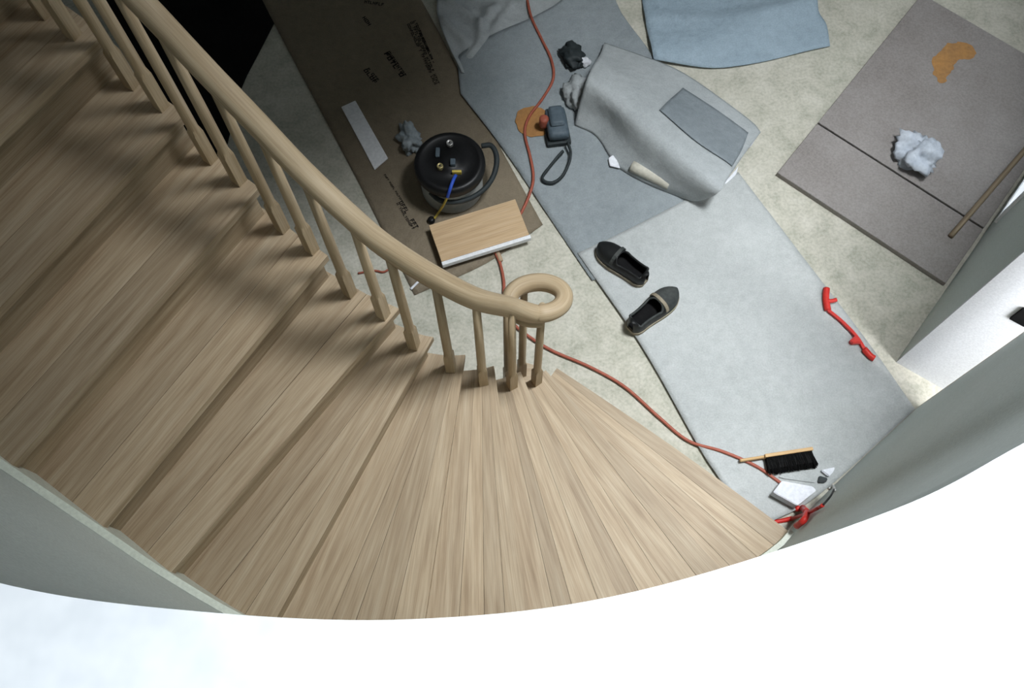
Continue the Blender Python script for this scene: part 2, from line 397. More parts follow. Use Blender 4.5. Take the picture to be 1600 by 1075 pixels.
def plank(k, v0, v1, z1, th, name, parent, over=0.0):
    bm = bmesh.new(); uvl = bm.loops.layers.uv.verify()
    # the strip between two radial lines, from the well edge to the wall
    n = 6; A = []; B = []
    a0, a1 = Iat(k+v0), Oat(k+v0); b0_, b1_ = Iat(k+v1), Oat(k+v1)
    if v1 == 1.0 and k < NT_:
        c0_, c1_ = Iat(k+1.5), Oat(k+1.5)
        b0_ = b0_.lerp(c0_, min(.9, .05/(c0_-b0_).length)); b1_ = b1_.lerp(c1_, min(.9, .05/(c1_-b1_).length))
    fr = (a1-a0).normalized(); nv = Vector((-fr.y, fr.x, 0))
    if nv.dot(b1_-a1 + b0_-a0) > 0: nv = -nv
    if over: a0 = a0 + nv*over; a1 = Oat(k+v0) + nv*over
    bow = 0.012 if k == 1 and v0 == 0 else 0.0
    for i in range(n+1):
        s_ = i/n
        p = a0.lerp(a1, s_) + nv*(bow*math.sin(math.pi*min(1, s_*1.0))); q_ = b0_.lerp(b1_, s_)
        A.append(p); B.append(q_)
    L = (a1-a0).length
    def V(p, z): return bm.verts.new((p.x, p.y, z))
    rb = 0.008 if over else 0.0
    at = [V(p.lerp(q_, min(0.5, rb/max(1e-3, (q_-p).length))), z1) for p, q_ in zip(A, B)]; am = [V(p, z1-rb) for p in A] if rb else at
    bt = [V(q_, z1) for q_ in B]; ab = [V(p, z1-th) for p in A]; bb = [V(q_, z1-th) for q_ in B]
    def quad(vs_, uv):
        f = bm.faces.new(vs_)
        for l, t_ in zip(f.loops, uv): l[uvl].uv = t_
    wA = [(q_-p).length for p, q_ in zip(A, B)]
    for i in range(n):
        u0, u1 = L*i/n, L*(i+1)/n
        quad((at[i], at[i+1], bt[i+1], bt[i]), ((u0, 0), (u1, 0), (u1, wA[i+1]), (u0, wA[i])))
        if rb: quad((am[i], am[i+1], at[i+1], at[i]), ((u0, -.02), (u1, -.02), (u1, 0), (u0, 0)))
        quad((ab[i], ab[i+1], am[i+1], am[i]), ((u0, -.05), (u1, -.05), (u1, -.02), (u0, -.02)))
        quad((bt[i], bt[i+1], bb[i+1], bb[i]), ((u0, 0), (u1, 0), (u1, .03), (u0, .03)))
        quad((bb[i], bb[i+1], ab[i+1], ab[i]), ((u0, 0), (u1, 0), (u1, .03), (u0, .03)))
    for i in (0, n):
        vs_ = [at[i], bt[i], bb[i], ab[i]] + ([am[i]] if rb else [])
        f = bm.faces.new(vs_)
        for l in f.loops: l[uvl].uv = (l.vert.co.x, l.vert.co.y*0.2)
    return sobj(name, bm, M_tread, parent)
for k in range(1, NT_+1):
    z1 = RISE*k
    wid = (Oat(k+1)-Oat(k)).length
    nb = 4 if wid > 0.36 else (3 if wid > 0.26 else 2)
    cuts = [0.0] + [j/nb + random.uniform(-.05, .05) for j in range(1, nb)] + [1.0]
    front = plank(k, 0.0, cuts[1], z1, 0.032, 'tread', stair, over=0.0)
    for j in range(1, nb):
        plank(k, cuts[j] + 0.0015/max(wid, .1), cuts[j+1], z1 - (0.0006 if j % 2 else 0.0), 0.030, 'board', front)
    # riser set back under the nosing
    a0, a1 = Iat(k), Oat(k); b0_, b1_ = Iat(min(k+0.5, NT_+1)), Oat(min(k+0.5, NT_+0.99))
    i0 = a0.lerp(b0_, min(0.9, 0.028/max(.01, (b0_-a0).length))) ; i1 = a1.lerp(b1_, min(0.9, 0.028/max(.01, (b1_-a1).length)))
    j0 = i0 + (b0_-a0).normalized()*0.014; j1 = i1 + (b1_-a1).normalized()*0.014
    dd = (i1-i0).normalized(); i0 = i0 + dd*0.012; j0 = j0 + dd*0.012
    bm = bmesh.new(); prism(bm, [i0, i1, j1, j0], z1-RISE, z1-0.032)
    uvl = bm.loops.layers.uv.verify()
    for f in bm.faces:
        for l in f.loops: l[uvl].uv = ((l.vert.co - i0).dot(dd), l.vert.co.z)
    sobj('riser', bm, M_tread)
# closed inner stringer, below the tread ends
bm = bmesh.new(); R = []
xs = [1.5 + (NT_-0.8)*i/320 for i in range(321)]
for x in xs:
    p = Iat(x); q_ = Oat(min(x, NT_+0.9)); dd = (q_-p).normalized()
    sp = (Iat(int(x)+1)-Iat(int(x))).length; z1 = RISE*(int(x) if x - int(x) > .044/sp else int(x)-1) - 0.034; z0 = max(0.0, z1 - 0.42)
    R.append([bm.verts.new((*(p+dd*0.014).xy, z0)), bm.verts.new((*(p+dd*0.034).xy, z0)), bm.verts.new((*(p+dd*0.034).xy, z1)), bm.verts.new((*(p+dd*0.014).xy, z1))])
uvl = bm.loops.layers.uv.verify()
for r, s in zip(R, R[1:]):
    for i in range(4):
        f = bm.faces.new((r[i], r[(i+1) % 4], s[(i+1) % 4], s[i]))
        for l in f.loops: l[uvl].uv = (l.vert.co.x, l.vert.co.z)
sobj('stringer', bm, M_tread)
# scrolled end of the first step under the volute
VC = Vector((0.082, 1.262, 0))
bm = bmesh.new(); prism(bm, [(VC.x - .03 + 0.095*math.cos(a), VC.y + 0.0 + 0.095*math.sin(a)) for a in [2*math.pi*i/28 for i in range(28)]], RISE-0.034, RISE-0.001)
prism(bm, [(VC.x - .03 + 0.08*math.cos(a), VC.y + 0.0 + 0.08*math.sin(a)) for a in [2*math.pi*i/28 for i in range(28)]], 0.0, RISE-0.034)
uvl = bm.loops.layers.uv.verify()
for f in bm.faces:
    for l in f.loops: l[uvl].uv = (l.vert.co.x, l.vert.co.y)
sobj('starting_step_scroll', bm, M_tread)
# skirt boards along the wall: one climbing with the straight flight, one at the foot
def skirt(x0, x1, n, lift, hgt):
    bm = bmesh.new(); R = []
    for i in range(n+1):
        x = x0 + (x1-x0)*i/n; w_ = Oat(x); t_ = (Oat(min(x+.02, NT_+.9))-Oat(x-.02)).normalized(); inn_ = Vector((t_.y, -t_.x, 0))
        if inn_.dot(Iat(x)-w_) < 0: inn_ = -inn_
        z1 = RISE*x + lift; z0 = z1 - hgt; pw_ = w_ + inn_*0.001; pi_ = w_ + inn_*0.022
        R.append([bm.verts.new((*pw_.xy, max(0, z0))), bm.verts.new((*pi_.xy, max(0, z0))), bm.verts.new((*pi_.xy, z1)), bm.verts.new((*pw_.xy, z1))])
    for r, s in zip(R, R[1:]):
        for i in range(4): bm.faces.new((r[i], r[(i+1) % 4], s[(i+1) % 4], s[i]))
    bm.faces.new(R[0][::-1]); bm.faces.new(R[-1])
    o = sobj('skirt_board', bm, M_skirt); return o
skirt(1.0, NT_+0.8, 80, 0.03, 0.42)

# balusters
bal = [((0.101, 1.21), 2), ((0.0, 1.136), 3), ((-0.108, 1.094), 4), ((-0.217, 1.086), 5), ((-0.332, 1.108), 6), ((-0.415, 1.148), 7), ((-0.528, 1.226), 7),
       ((-0.622, 1.296), 8), ((-0.720, 1.370), 8), ((-0.815, 1.438), 9), ((-0.910, 1.512), 9), ((-1.004, 1.578), 10), ((-1.100, 1.652), 10)]
for k in range(11, 17):
    for j in (0.28, 0.78):
        p = Iat(k+j); q_ = Oat(k+j); p = p + (q_-p).normalized()*0.055; bal.append(((p.x, p.y), k))
RAILC = [(0.0, 1.15), ]
def rail_z(i): pass
zr = [1.165, 1.285, 1.488, 1.652, 1.795, 1.885, 1.985, 2.09, 2.19, 2.31, 2.40, 2.49, 2.58] + [2.58 + 0.0875*(i+1) for i in range(12)]
extra = [((-0.018, 1.272), 1, 1.115), ((0.042, 1.306), 1, 1.11)]
def baluster(x, y, zb, zt, ang):
    L = zt - zb; bm = bmesh.new(); uvl = bm.loops.layers.uv.verify()
    prof = [(0.0165, 0.0, 4), (0.0165, 0.15, 4), (0.0160, 0.17, 8), (0.0160, 0.20, 8), (0.0155, L*0.5, 8), (0.0125, L, 8)]
    rings = []
    for r, z, kind in prof:
        ring = []
        for i in range(16):
            a = 2*math.pi*i/16 + ang
            if kind == 4:
                c_, s_ = math.cos(a-ang), math.sin(a-ang); m = max(abs(c_), abs(s_)); rr = r/m
            else: rr = r
            ring.append(bm.verts.new((x + rr*math.cos(a), y + rr*math.sin(a), zb + z)))
        rings.append(ring)
    for r, s in zip(rings, rings[1:]):
        for i in range(16):
            f = bm.faces.new((r[i], r[(i+1) % 16], s[(i+1) % 16], s[i]))
            for l in f.loops: l[uvl].uv = (l.vert.co.z, math.atan2(l.vert.co.y-y, l.vert.co.x-x)*0.02)
    bm.faces.new(rings[0][::-1]); bm.faces.new(rings[-1])
    o = sobj('baluster', bm, M_rail)
    for p in o.data.polygons[32:]: p.use_smooth = True
for i, ((x, y), k) in enumerate(bal):
    j = min(i+1, len(bal)-1); a = math.atan2(bal[j][0][1]-bal[max(0, i-1)][0][1], bal[j][0][0]-bal[max(0, i-1)][0][0])
    baluster(x, y, RISE*k - 0.001, zr[i] - 0.008, a)
for (x, y), k, zt in extra: baluster(x, y, RISE*k - 0.001, zt, 0.3)
# handrail with its volute
path = [Vector((x, y, z)) for ((x, y), k), z in zip(bal, zr)][::-1]
path = path[:-2] + [Vector((-0.005, 1.152, 1.285))]
vol = []
vc = Vector((0.078, 1.258))
for i in range(0, 20):
    a = math.radians(-95 + i*20); r = 0.100 - 0.0009*i
    vol.append(Vector((vc.x + r*math.cos(a)*1.0, vc.y - .018 + r*math.sin(a)*0.72, 1.190 - 0.0062*i if i < 10 else 1.128 - 0.0035*(i-10))))
path = catmull(path + vol, 7)
w2, h2 = 0.0265, 0.0265
prof = [(-w2*0.72, -h2), (w2*0.72, -h2), (w2*0.76, -h2*0.45), (w2, -h2*0.15), (w2, h2*0.3), (w2*0.78, h2*0.75), (w2*0.4, h2), (-w2*0.4, h2), (-w2*0.78, h2*0.75), (-w2, h2*0.3), (-w2, -h2*0.15), (-w2*0.76, -h2*0.45)]
bm = bmesh.new(); sweep(bm, path, prof, scale=lambda t: 1.12 - 0.22*max(0, (t-0.8)/0.2))
sobj('handrail', bm, M_rail, None, True)

# ---------------------------------------------------------------- floor coverings
def LZ(pts, z): return [P(u, v, z) for u, v in pts]
def L3(pts, z): return [P(u, v, 0) + Vector((0, 0, z)) for u, v in pts]
o = patch('black_floor_sheet', [L3([(60, -160), (170, 40), (300, 215), (350, 250)], .002), L3([(430, -160), (432, 20), (426, 42), (378, 135)], .002)], M_black, 20, 16, wob=.002)  # near-black flat sheet covering this corner of the floor
tag(o, 'near black flat sheet lying on the floor behind the upper balusters', 'felt sheet')
brown = patch('brown_paper', [L3([(330, -160), (430, 40), (548, 262), (590, 345), (648, 462)], .003), L3([(470, -160), (545, 20), (650, 200), (715, 330), (760, 412)], .003), L3([(560, -160), (652, -10), (703, 85), (745, 165), (800, 265), (848, 352)], .003)], M_brown, 60, 30, wob=.004, scale=5)
tag(brown, 'dark brown printed paper runner under the black drum', 'floor paper')
# worn illegible print on the brown paper
def printing(rows, name='printed_lettering'):
    bm = bmesh.new(); R = random.Random(3)
    for (u0, v0), (u1, v1), hgt, n in rows:
        a, b = P(u0, v0), P(u1, v1); t_ = (b-a).normalized(); s_ = Vector((-t_.y, t_.x, 0)); L = (b-a).length; w_ = L/n
        for i in range(n):
            if R.random() < .14: continue
            c0 = a + t_*(i*w_)
            for (f0, f1, g0, g1) in R.choice([[(0,.25,0,1),(.25,.75,.75,1),(.25,.75,.4,.6)], [(0,.22,0,1),(.22,.8,0,.22)], [(0,.22,0,1),(.58,.8,0,1),(.22,.58,.4,.6)], [(0,.8,.78,1),(.3,.52,0,.78)], [(0,.22,0,1),(.58,.8,0,1),(.22,.58,.8,1),(.22,.58,0,.2)]]):
                q_ = [c0 + t_*(f*w_) + s_*(g*hgt) for f, g in ((f0, g0), (f1, g0), (f1, g1), (f0, g1))]
                bm.faces.new([bm.verts.new((p.x, p.y, 0.0105)) for p in q_])
    return obj(name, bm, M_print, brown)
pr = printing([((641, 37), (683, 134), .016, 26), ((636, 40), (679, 135), .015, 28), ((646, 35), (668, 84), .015, 13), ((650, 42), (674, 96), .014, 13), ((656, 56), (677, 101), .008, 18), ((604, 84), (631, 123), .020, 9), ((600, 86), (627, 124), .024, 6), ((568, 112), (586, 134), .020, 4), ((573, 110), (590, 130), .016, 5),
               ((600, 275), (628, 318), .010, 18), ((623, 318), (649, 360), .022, 9), ((619, 320), (645, 361), .012, 12), ((565, 6), (600, 12), .02, 8), ((566, 30), (580, 48), .02, 4)])
pr['kind'] = 'stuff'
def crease(p, lines, w_=.03):
    z = 0
    for (a, b, h) in lines:
        t_ = max(0, min(1, (p-a).dot(b-a)/(b-a).length_squared)); dd = (p - a.lerp(b, t_)).xy.length; z += h*math.exp(-(dd/w_)**2)
    return z
cl = [(P(735, 90), P(760, 60), .03), (P(694, 40), P(728, 70), .03), (P(760, 20), P(800, 45), .03), (P(820, 5), P(850, 15), .025), (P(700, 5), P(752, 45), .03), (P(752, 45), P(750, 62), .03), (P(752, 42), P(775, 15), .035), (P(800, 10), P(775, 45), .03), (P(775, 45), P(810, 40), .025)]
o = patch('crumpled_paper_sheet', [L3([(640, -140), (680, -20), (684, 30), (700, 75), (722, 120)], .011), L3([(900, -140), (890, -10), (850, 30), (790, 60), (760, 110)], .004)], M_grey3, 50, 40, z=lambda a, b, p: crease(p, cl, .024)*1.5*max(0, 1-b*1.02) + .02*math.exp(-(b/.10)**2), wob=.010, scale=11, seed=3)
tag(o, 'crumpled grey floor paper beside the brown runner at the top edge', 'floor paper')
o = patch('upper_paper_sheet', [L3([(720, 150), (716, 98), (728, 82), (770, 58), (850, 22), (890, -10), (980, -120)], .016),
                          L3([(745, 168), (800, 200), (850, 190), (920, 120), (960, 60), (975, -10), (1040, -120)], .008) if 0 else L3([(790, 240), (845, 180), (890, 140), (930, 90), (950, 40), (955, -10), (1020, -100)], .008),
                          L3([(860, 338), (900, 300), (960, 230), (1010, 160), (1025, 110), (990, 40), (1060, -90)], .008),
                          L3([(930, 440), (1000, 380), (1080, 300), (1075, 200), (1060, 130), (1013, 84), (1100, -60)], .007)][:2] + [L3([(852, 332), (940, 260), (990, 190), (1010, 140), (1012, 84), (955, -15), (1020, -100)], .007), L3([(925, 440), (1030, 400), (1092, 318), (1050, 200), (1030, 120), (957, -15), (1021, -100)], .006)], M_grey2, 60, 50, wob=.010, scale=6, seed=8)
tag(o, 'blue grey floor paper sheet under the folded tarp and grey power tool', 'floor paper')
o = patch('lower_paper_runner', [L3([(902, 398), (1000, 540), (1088, 695), (1118, 742), (1150, 785), (1196, 820)], .014), L3([(1000, 352), (1100, 480), (1200, 630), (1278, 774)], .018), L3([(1152, 272), (1290, 452), (1360, 545), (1427, 641)], .014)], M_grey, 70, 40, wob=.006, scale=4, seed=5)
tag(o, 'long pale grey floor paper runner under the pair of shoes', 'floor paper')
o = patch('folded_paper_sheet', [L3([(1000, -140), (1002, -10), (1010, 50), (1020, 99)], .005), L3([(1130, -140), (1130, 0), (1130, 50), (1135, 108)], .006), L3([(1300, -140), (1272, 0), (1290, 40), (1296, 74)], .006)], M_grey4, 40, 40,
          z=lambda a, b, p: .03*math.exp(-((a-.93+.25*b)/.10)**2) + .02*math.exp(-((a-.72)/.05)**2), wob=.010, scale=5, seed=2)
tag(o, 'blue grey folded paper sheet at the top edge beside the bare floor', 'floor paper')
# heavy tarp bent along a ridge
tarp = patch('folded_tarp', [
    LZ([(898, 196), (932, 214), (962, 258), (1005, 285), (1052, 304), (1080, 315)], .012),
    LZ([(904, 170), (948, 190), (990, 240), (1040, 278), (1085, 306), (1100, 312)], .085),
    LZ([(916, 128), (965, 165), (1010, 205), (1060, 248), (1105, 285), (1124, 300)], .20),
    LZ([(926, 105), (985, 140), (1045, 185), (1090, 225), (1125, 262), (1135, 282)], .175),
    LZ([(938, 85), (1010, 112), (1062, 150), (1115, 195), (1150, 225), (1160, 245)], .085),
    LZ([(944, 68), (1025, 96), (1072, 118), (1130, 158), (1175, 192), (1188, 208)], .035)], M_grey3, 60, 50, thick=.004,
    wob=.006, scale=3.5, seed=11)
from mathutils.bvhtree import BVHTree
_me = tarp.data; BV = BVHTree.FromPolygons([v.co for v in _me.vertices], [p.vertices[:] for p in _me.polygons])
def on_tarp(a, b, p):
    hit = BV.ray_cast(Vector((p.x, p.y, 2)), Vector((0, 0, -1)))[0]
    return (hit.z + .011 if hit else .03) - p.z
def PT(u, v):
    p = P(u, v, .05)
    for _ in range(4):
        hit = BV.ray_cast(Vector((p.x, p.y, 2)), Vector((0, 0, -1)))[0]; p = P(u, v, hit.z if hit else .05)
    return p
o = patch('fold_shade_patch', [[PT(u, v) for u, v in q] for q in ([(1066, 140), (1120, 175), (1168, 210)], [(1048, 156), (1105, 198), (1158, 236)], [(1030, 174), (1088, 224), (1143, 262)])], M_fold_shade, 26, 16, z=on_tarp, thick=.004)  # thin darker sheet added to stand for shade beside the fold
tag(o, 'darker grey sheet added as fold shade on the right slope of the folded tarp', 'shade patch')
tag(tarp, 'grey tarp folded into a raised ridge on the floor papers', 'tarp')
def crumple(name, u, v, h0, rx, ry, rz, mat, label, cat, seed, amp=.45, rot=0, sub=4):
    bm = bmesh.new(); bmesh.ops.create_icosphere(bm, subdivisions=sub, radius=1)
    for vv in bm.verts:
        n = vv.co.normalized(); q_ = n*1.6 + Vector((seed, seed*.7, 0))
        k = 1 + amp*(noise.noise(q_) + .55*abs(noise.noise(q_*2.3)) + .3*noise.noise(q_*4.7))
        p = n*k; vv.co = Vector((p.x*rx, p.y*ry, max(-.55, p.z)*rz))
    z0 = min(vv.co.z for vv in bm.verts); bmesh.ops.translate(bm, verts=bm.verts, vec=(0, 0, -z0))
    o = obj(name, bm, mat, None, True); p = P(u, v, h0); o.location = p; o.rotation_euler = (0, 0, rot)
    return tag(o, label, cat)
crumple('crumpled_wrapper', 905, 150, .018, .075, .085, .05, M_grey3, 'crumpled dull paper scrap beside the left end of the tarp', 'paper scrap', 4.1, .6)
crumple('white_scrap', 914, 100, .018, .03, .022, .025, M_whitepaper, 'small white paper scrap at the upper left corner of the tarp', 'paper scrap', 9.3, .4, 0, 3)
crumple('rag', 1429, 247, .0325, .088, .095, .06, M_rag, 'pale crumpled rag lying on the brown hardboard', 'rag', 2.6, .75, .4)
crumple('grey_rag', 641, 222, .008, .045, .075, .05, M_rag2, 'small grey rag beside the left of the black drum', 'rag', 6.2, .7, .3)
crumple('hollow_shade_lump', 893, 92, .018, .05, .07, .035, M_rubber, 'dark crumpled lump standing in for shade in the hollow above the left end of the tarp', 'shade lump', 7.7, .6, .5)  # dark lump added where the tarp leaves a shaded hollow
# paper bits at the tarp's edges
def tab(name, pix, z0, z1, mat, label, cat):
    bm = bmesh.new(); prism(bm, [P(u, v, 0) for u, v in pix], z0, z1)
    bmesh.ops.bevel(bm, geom=list(bm.edges), offset=min(.004, (z1-z0)*.3), segments=2, affect='EDGES')
    return tag(obj(name, bm, mat), label, cat)
tab('white_card', [(950, 252), (960, 245), (968, 268), (952, 264)], .024, .032, M_whitepaper, 'bright white card corner poking from the near side of the tarp', 'card')
bm = bmesh.new(); a, b = P(985, 268, 0)+Vector((0, 0, .052)), P(1044, 296, 0)+Vector((0, 0, .050)); sweep(bm, [a.lerp(b, i/8) for i in range(9)], circ(.028, 14))
o = obj('paper_tube', bm, M_papertube, None, True); tag(o, 'tan rolled paper tube against the near edge of the tarp', 'paper tube')
tab('white_offcut', [(1152, 232), (1166, 214), (1185, 212), (1172, 232), (1160, 240)], .012, .026, M_whitepaper, 'white paper offcut at the right corner of the tarp', 'offcut')
tab('long_white_offcut', [(1128, 292), (1146, 272), (1152, 264), (1148, 277), (1134, 290)], .02, .03, M_whitepaper, 'narrow white strip at the lower corner of the tarp', 'offcut')
tab('dark_chip', [(1226, 10), (1234, 9), (1236, 16), (1228, 18)], .03, .042, M_rubber, 'small dark chip lying on the folded paper sheet at the top', 'chip')

# ---------------------------------------------------------------- hardboard panels
o0 = P(1212, 275); a1 = P(1437, -3); bdir = (P(1455, 435) - o0).normalized(); adir = (a1 - o0); La = adir.length; adir.normalize()
Ls = (P(1275, 198) - o0).length
def wall_limit(p):
    # how far along bdir before the partition
    n = nrm; return (b0 - p).dot(n) / bdir.dot(n) - 0.02
def panel(s0, s1, name, label, z=0.014):
    bm = bmesh.new(); c = o0 + adir*s0; d_ = o0 + adir*s1
    lc, ld = min(1.6, wall_limit(c)), min(1.6, wall_limit(d_))
    prism(bm, [c, c + bdir*lc, d_ + bdir*ld, d_], 0.0, z + 0.018)
    bmesh.ops.bevel(bm, geom=list(bm.edges), offset=.002, segments=1, affect='EDGES')
    return tag(obj(name, bm, M_hard), label, 'board')
z_top = .0322
pa = panel(0, Ls - .005, 'hardboard_panel', 'narrow brown hardboard panel nearest the paper runner')
pb = panel(Ls + .005, La, 'hardboard_panel', 'large brown hardboard panel with an orange stain and a rag')
def blob(name, pix, z, mat, parent=None, rough=.012, seed=1):
    bm = bmesh.new(); pts = catmull([P(u, v, z) for u, v in pix], 6, True)
    pts = [p + Vector((noise.noise(p*30+Vector((seed, 0, 0))), noise.noise(p*30+Vector((0, seed, 9))), 0))*rough for p in pts]
    prism(bm, pts, z, z + .0008); return obj(name, bm, mat, parent)
blob('stain', [(1457, 98), (1470, 80), (1480, 68), (1505, 66), (1522, 76), (1520, 92), (1500, 92), (1488, 104), (1478, 122), (1470, 130), (1462, 118)], z_top, M_stain, pb, .02)
def rod(name, p, q_, r, mat, label, cat, flat=1.0):
    bm = bmesh.new(); sweep(bm, [p.lerp(q_, i/10) for i in range(11)], [(x, y*flat) for x, y in circ(r, 10)])
    return tag(obj(name, bm, mat, None, True), label, cat)
rod('wooden_stick', P(1479, 376, 0)+Vector((0, 0, .045)), P(1603, 232, 0)+Vector((0, 0, .045)), .013, M_stick, 'thin weathered wooden stick lying on the hardboard by the wall', 'stick')

# ---------------------------------------------------------------- cord
zc = .026
cp = [(820, -30), (823, 0), (830, 32), (846, 66), (861, 98), (864, 128), (848, 158), (826, 188), (820, 214), (828, 248), (833, 278), (829, 303), (812, 338), (785, 370), (774, 392), (781, 412), (787, 440), (788, 472), (798, 502), (822, 524), (862, 549), (922, 575), (976, 606), (1030, 654), (1075, 690), (1128, 708), (1180, 731), (1222, 760)]
tube('extension_cord', [P(u, v, 0) + Vector((0, 0, zc if v < 320 or u > 1090 else .012)) for u, v in cp], .0075, M_cord)
tag(bpy.data.objects['extension_cord'], 'long red brown extension cord snaking across floor from top edge to foot of stairs', 'cord')
tube('plug', [P(u, v, 0) + Vector((0, 0, .014)) for u, v in ((770, 396), (774, 392), (778, 398), (783, 410))], .011, M_tan, bpy.data.objects['extension_cord'])['label'] = 'tan plug end'
o = tube('red_twine', [P(u, v, 0) + Vector((0, 0, .008)) for u, v in ((560, 428), (585, 424), (600, 426), (616, 418), (622, 430), (618, 440))], .005, M_cord)
tag(o, 'short red brown cord end seen between the balusters on bare floor', 'cord')
rod('white_splinter', P(642, 453)+Vector((0, 0, .008)), P(655, 440)+Vector((0, 0, .008)), .006, M_whitepaper, 'small white splinter on the bare floor behind the balusters', 'splinter')
# white strip on the brown paper
tab('white_board_strip', [(534, 170), (556, 160), (607, 250), (586, 268)], .011, .018, M_white, 'narrow white strip lying on the brown paper runner', 'strip')

# ---------------------------------------------------------------- black drum with gauges
hd = .26
pc = P(702, 250, hd)
drum = thing('drum', (pc.x, pc.y, .009), 'black topped round canister with two gauges on the brown paper', 'canister')
bm = bmesh.new(); add_lathe(bm, [(.135, 0), (.148, .008), (.150, .02), (.150, .19), (.146, .205)], 40); obj('body', bm, M_tank, drum, True)
bm = bmesh.new(); add_lathe(bm, [(.150, .186), (.166, .190), (.168, .205), (.166, .228), (.158, .240), (.140, .246), (.135, .242), (.06, .242), (.055, .25), (.0, .25)][:-1] + [(.01, .25)], 40); obj('lid', bm, M_blackplastic, drum, True)
def at_lid(u, v, z=.25): p = P(u, v, z) - drum.location; return p
for (u, v, mat, nm, r) in ((703, 227, M_steel, 'gauge', .016), (688, 263, M_brass, 'gauge', .015)):
    p = at_lid(u, v); bm = bmesh.new(); add_lathe(bm, [(r*.9, .24), (r, .245), (r, .262), (r*.85, .267), (r*.8, .264), (.002, .264)], 20, p.x, p.y); g = obj(nm, bm, mat, drum, True)
    bm = bmesh.new(); add_lathe(bm, [(.004, .263), (.004, .270), (.002, .271)], 10, p.x, p.y); obj('gauge_pin', bm, M_blackplastic, g)
p = at_lid(708, 258); bm = bmesh.new(); add_box(bm, p.x-.012, p.x+.012, p.y-.016, p.y+.016, .24, .275, None, .004); obj('valve', bm, M_tool, drum)
p = at_lid(714, 272); bm = bmesh.new(); add_box(bm, p.x-.022, p.x+.022, p.y-.006, p.y+.006, .245, .268, Matrix.Rotation(0, 4, 'Z'), .003); obj('coupling', bm, M_yellow, drum)
p = at_lid(684, 240); bm = bmesh.new(); add_box(bm, p.x-.010, p.x+.010, p.y-.025, p.y+.025, .24, .256, None, .004); obj('latch', bm, M_tool, drum)
loop = [at_lid(u, v, z) for u, v, z in ((752, 228, .20), (768, 228, .20), (776, 246, .19), (772, 272, .17), (757, 295, .15), (732, 311, .14), (705, 316, .14), (686, 312, .15), (672, 300, .17))]
tube('hose', loop, .013, M_rubber, drum)
air = [at_lid(u, v, z) for u, v, z in ((712, 274, .27), (708, 282, .285), (703, 296, .27), (699, 308, .22))]
tube('hose', air, .008, M_blue, drum)
air = [at_lid(u, v, z) for u, v, z in ((699, 308, .22), (693, 320, .15), (684, 334, .05), (678, 342, .02))]
tube('hose', air, .006, M_yellow, drum)
p = at_lid(674, 344, .02); bm = bmesh.new(); add_lathe(bm, [(.014, .0), (.018, .004), (.018, .018), (.010, .026), (.004, .026)], 16, p.x, p.y); obj('nozzle', bm, M_blackplastic, drum, True)

# ---------------------------------------------------------------- wooden step block
hb = .075
c0, c1, c2, c3 = P(670, 352, hb), P(805, 311, hb), P(826, 357, hb), P(692, 412, hb)
blk = thing('wooden_step', ((c0+c2)/2).xy.to_3d() + Vector((0, 0, .009)), 'low wooden step with a pale oak top and white front edge', 'step')
def bobj(name, bm, mat):
    bmesh.ops.translate(bm, verts=bm.verts, vec=-Vector(blk.location)); return obj(name, bm, mat, blk)
bm = bmesh.new(); ax = (c1-c0).normalized(); ay = (c0-c3); ay = (ay - ax*ay.dot(ax)).normalized()
wl, dl = (c1-c0).length, (c0-c3).length
M = Matrix(((ax.x, ay.x, 0, c0.x), (ax.y, ay.y, 0, c0.y), (0, 0, 1, 0), (0, 0, 0, 1)))
add_box(bm, 0, wl, -dl + .012, 0, hb-.02, hb, M, .002)
uvl = bm.loops.layers.uv.verify()
for f in bm.faces:
    for l in f.loops: q_ = l.vert.co - c0; l[uvl].uv = (q_.dot(ax), q_.dot(ay))
bobj('top_board', bm, M_block)
bm = bmesh.new(); add_box(bm, -.002, wl+.004, -dl - .008, -dl + .011, hb-.030, hb+.001, M, .003); bobj('front_edge', bm, M_white)
for s0 in (0.012, wl-.030):
    bm = bmesh.new(); add_box(bm, s0, s0+.018, -dl+.02, -.03, .009, hb-.0205, M, .001); bobj('side_panel', bm, M_block)
bm = bmesh.new(); add_box(bm, .031, wl-.031, -.045, -.03, .035, hb-.0205, M, .001); bobj('back_rail', bm, M_block)

# ---------------------------------------------------------------- orange dust and power tool
o = blob('orange_dust_patch', [(806, 190), (812, 172), (830, 166), (850, 172), (862, 182), (858, 200), (846, 212), (828, 214), (812, 206)], .0195, M_orange, None, .008, 5)
tag(o, 'round orange dust patch on grey paper under the cord', 'stain')
tp = P(869, 207, .0)
tool = thing('power_tool', (tp.x, tp.y, .018), 'small slate grey sander with a looped strap on grey paper', 'power tool', rz=math.radians(-82))
bm = bmesh.new(); add_box(bm, -.085, .085, -.052, .052, .028, .085, None, .022); obj('housing', bm, M_tool, tool, True)
bm = bmesh.new(); add_box(bm, -.075, .035, -.036, .036, .08, .112, None, .016); obj('grip', bm, M_tool, tool, True)
bm = bmesh.new(); add_box(bm, -.078, .095, -.060, .060, .0, .027, None, .006); obj('base_pad', bm, M_rubber, tool)
bm = bmesh.new(); add_lathe(bm, [(.022, .03), (.024, .04), (.024, .085), (.018, .092), (.004, .092)], 18, -.02, -.062); obj('dust_port', bm, M_cord, tool, True)
inv = Matrix.Rotation(-tool.rotation_euler.z, 4, 'Z')
def tl(u, v, z): q_ = P(u, v, z) - Vector(tool.location); return inv @ q_
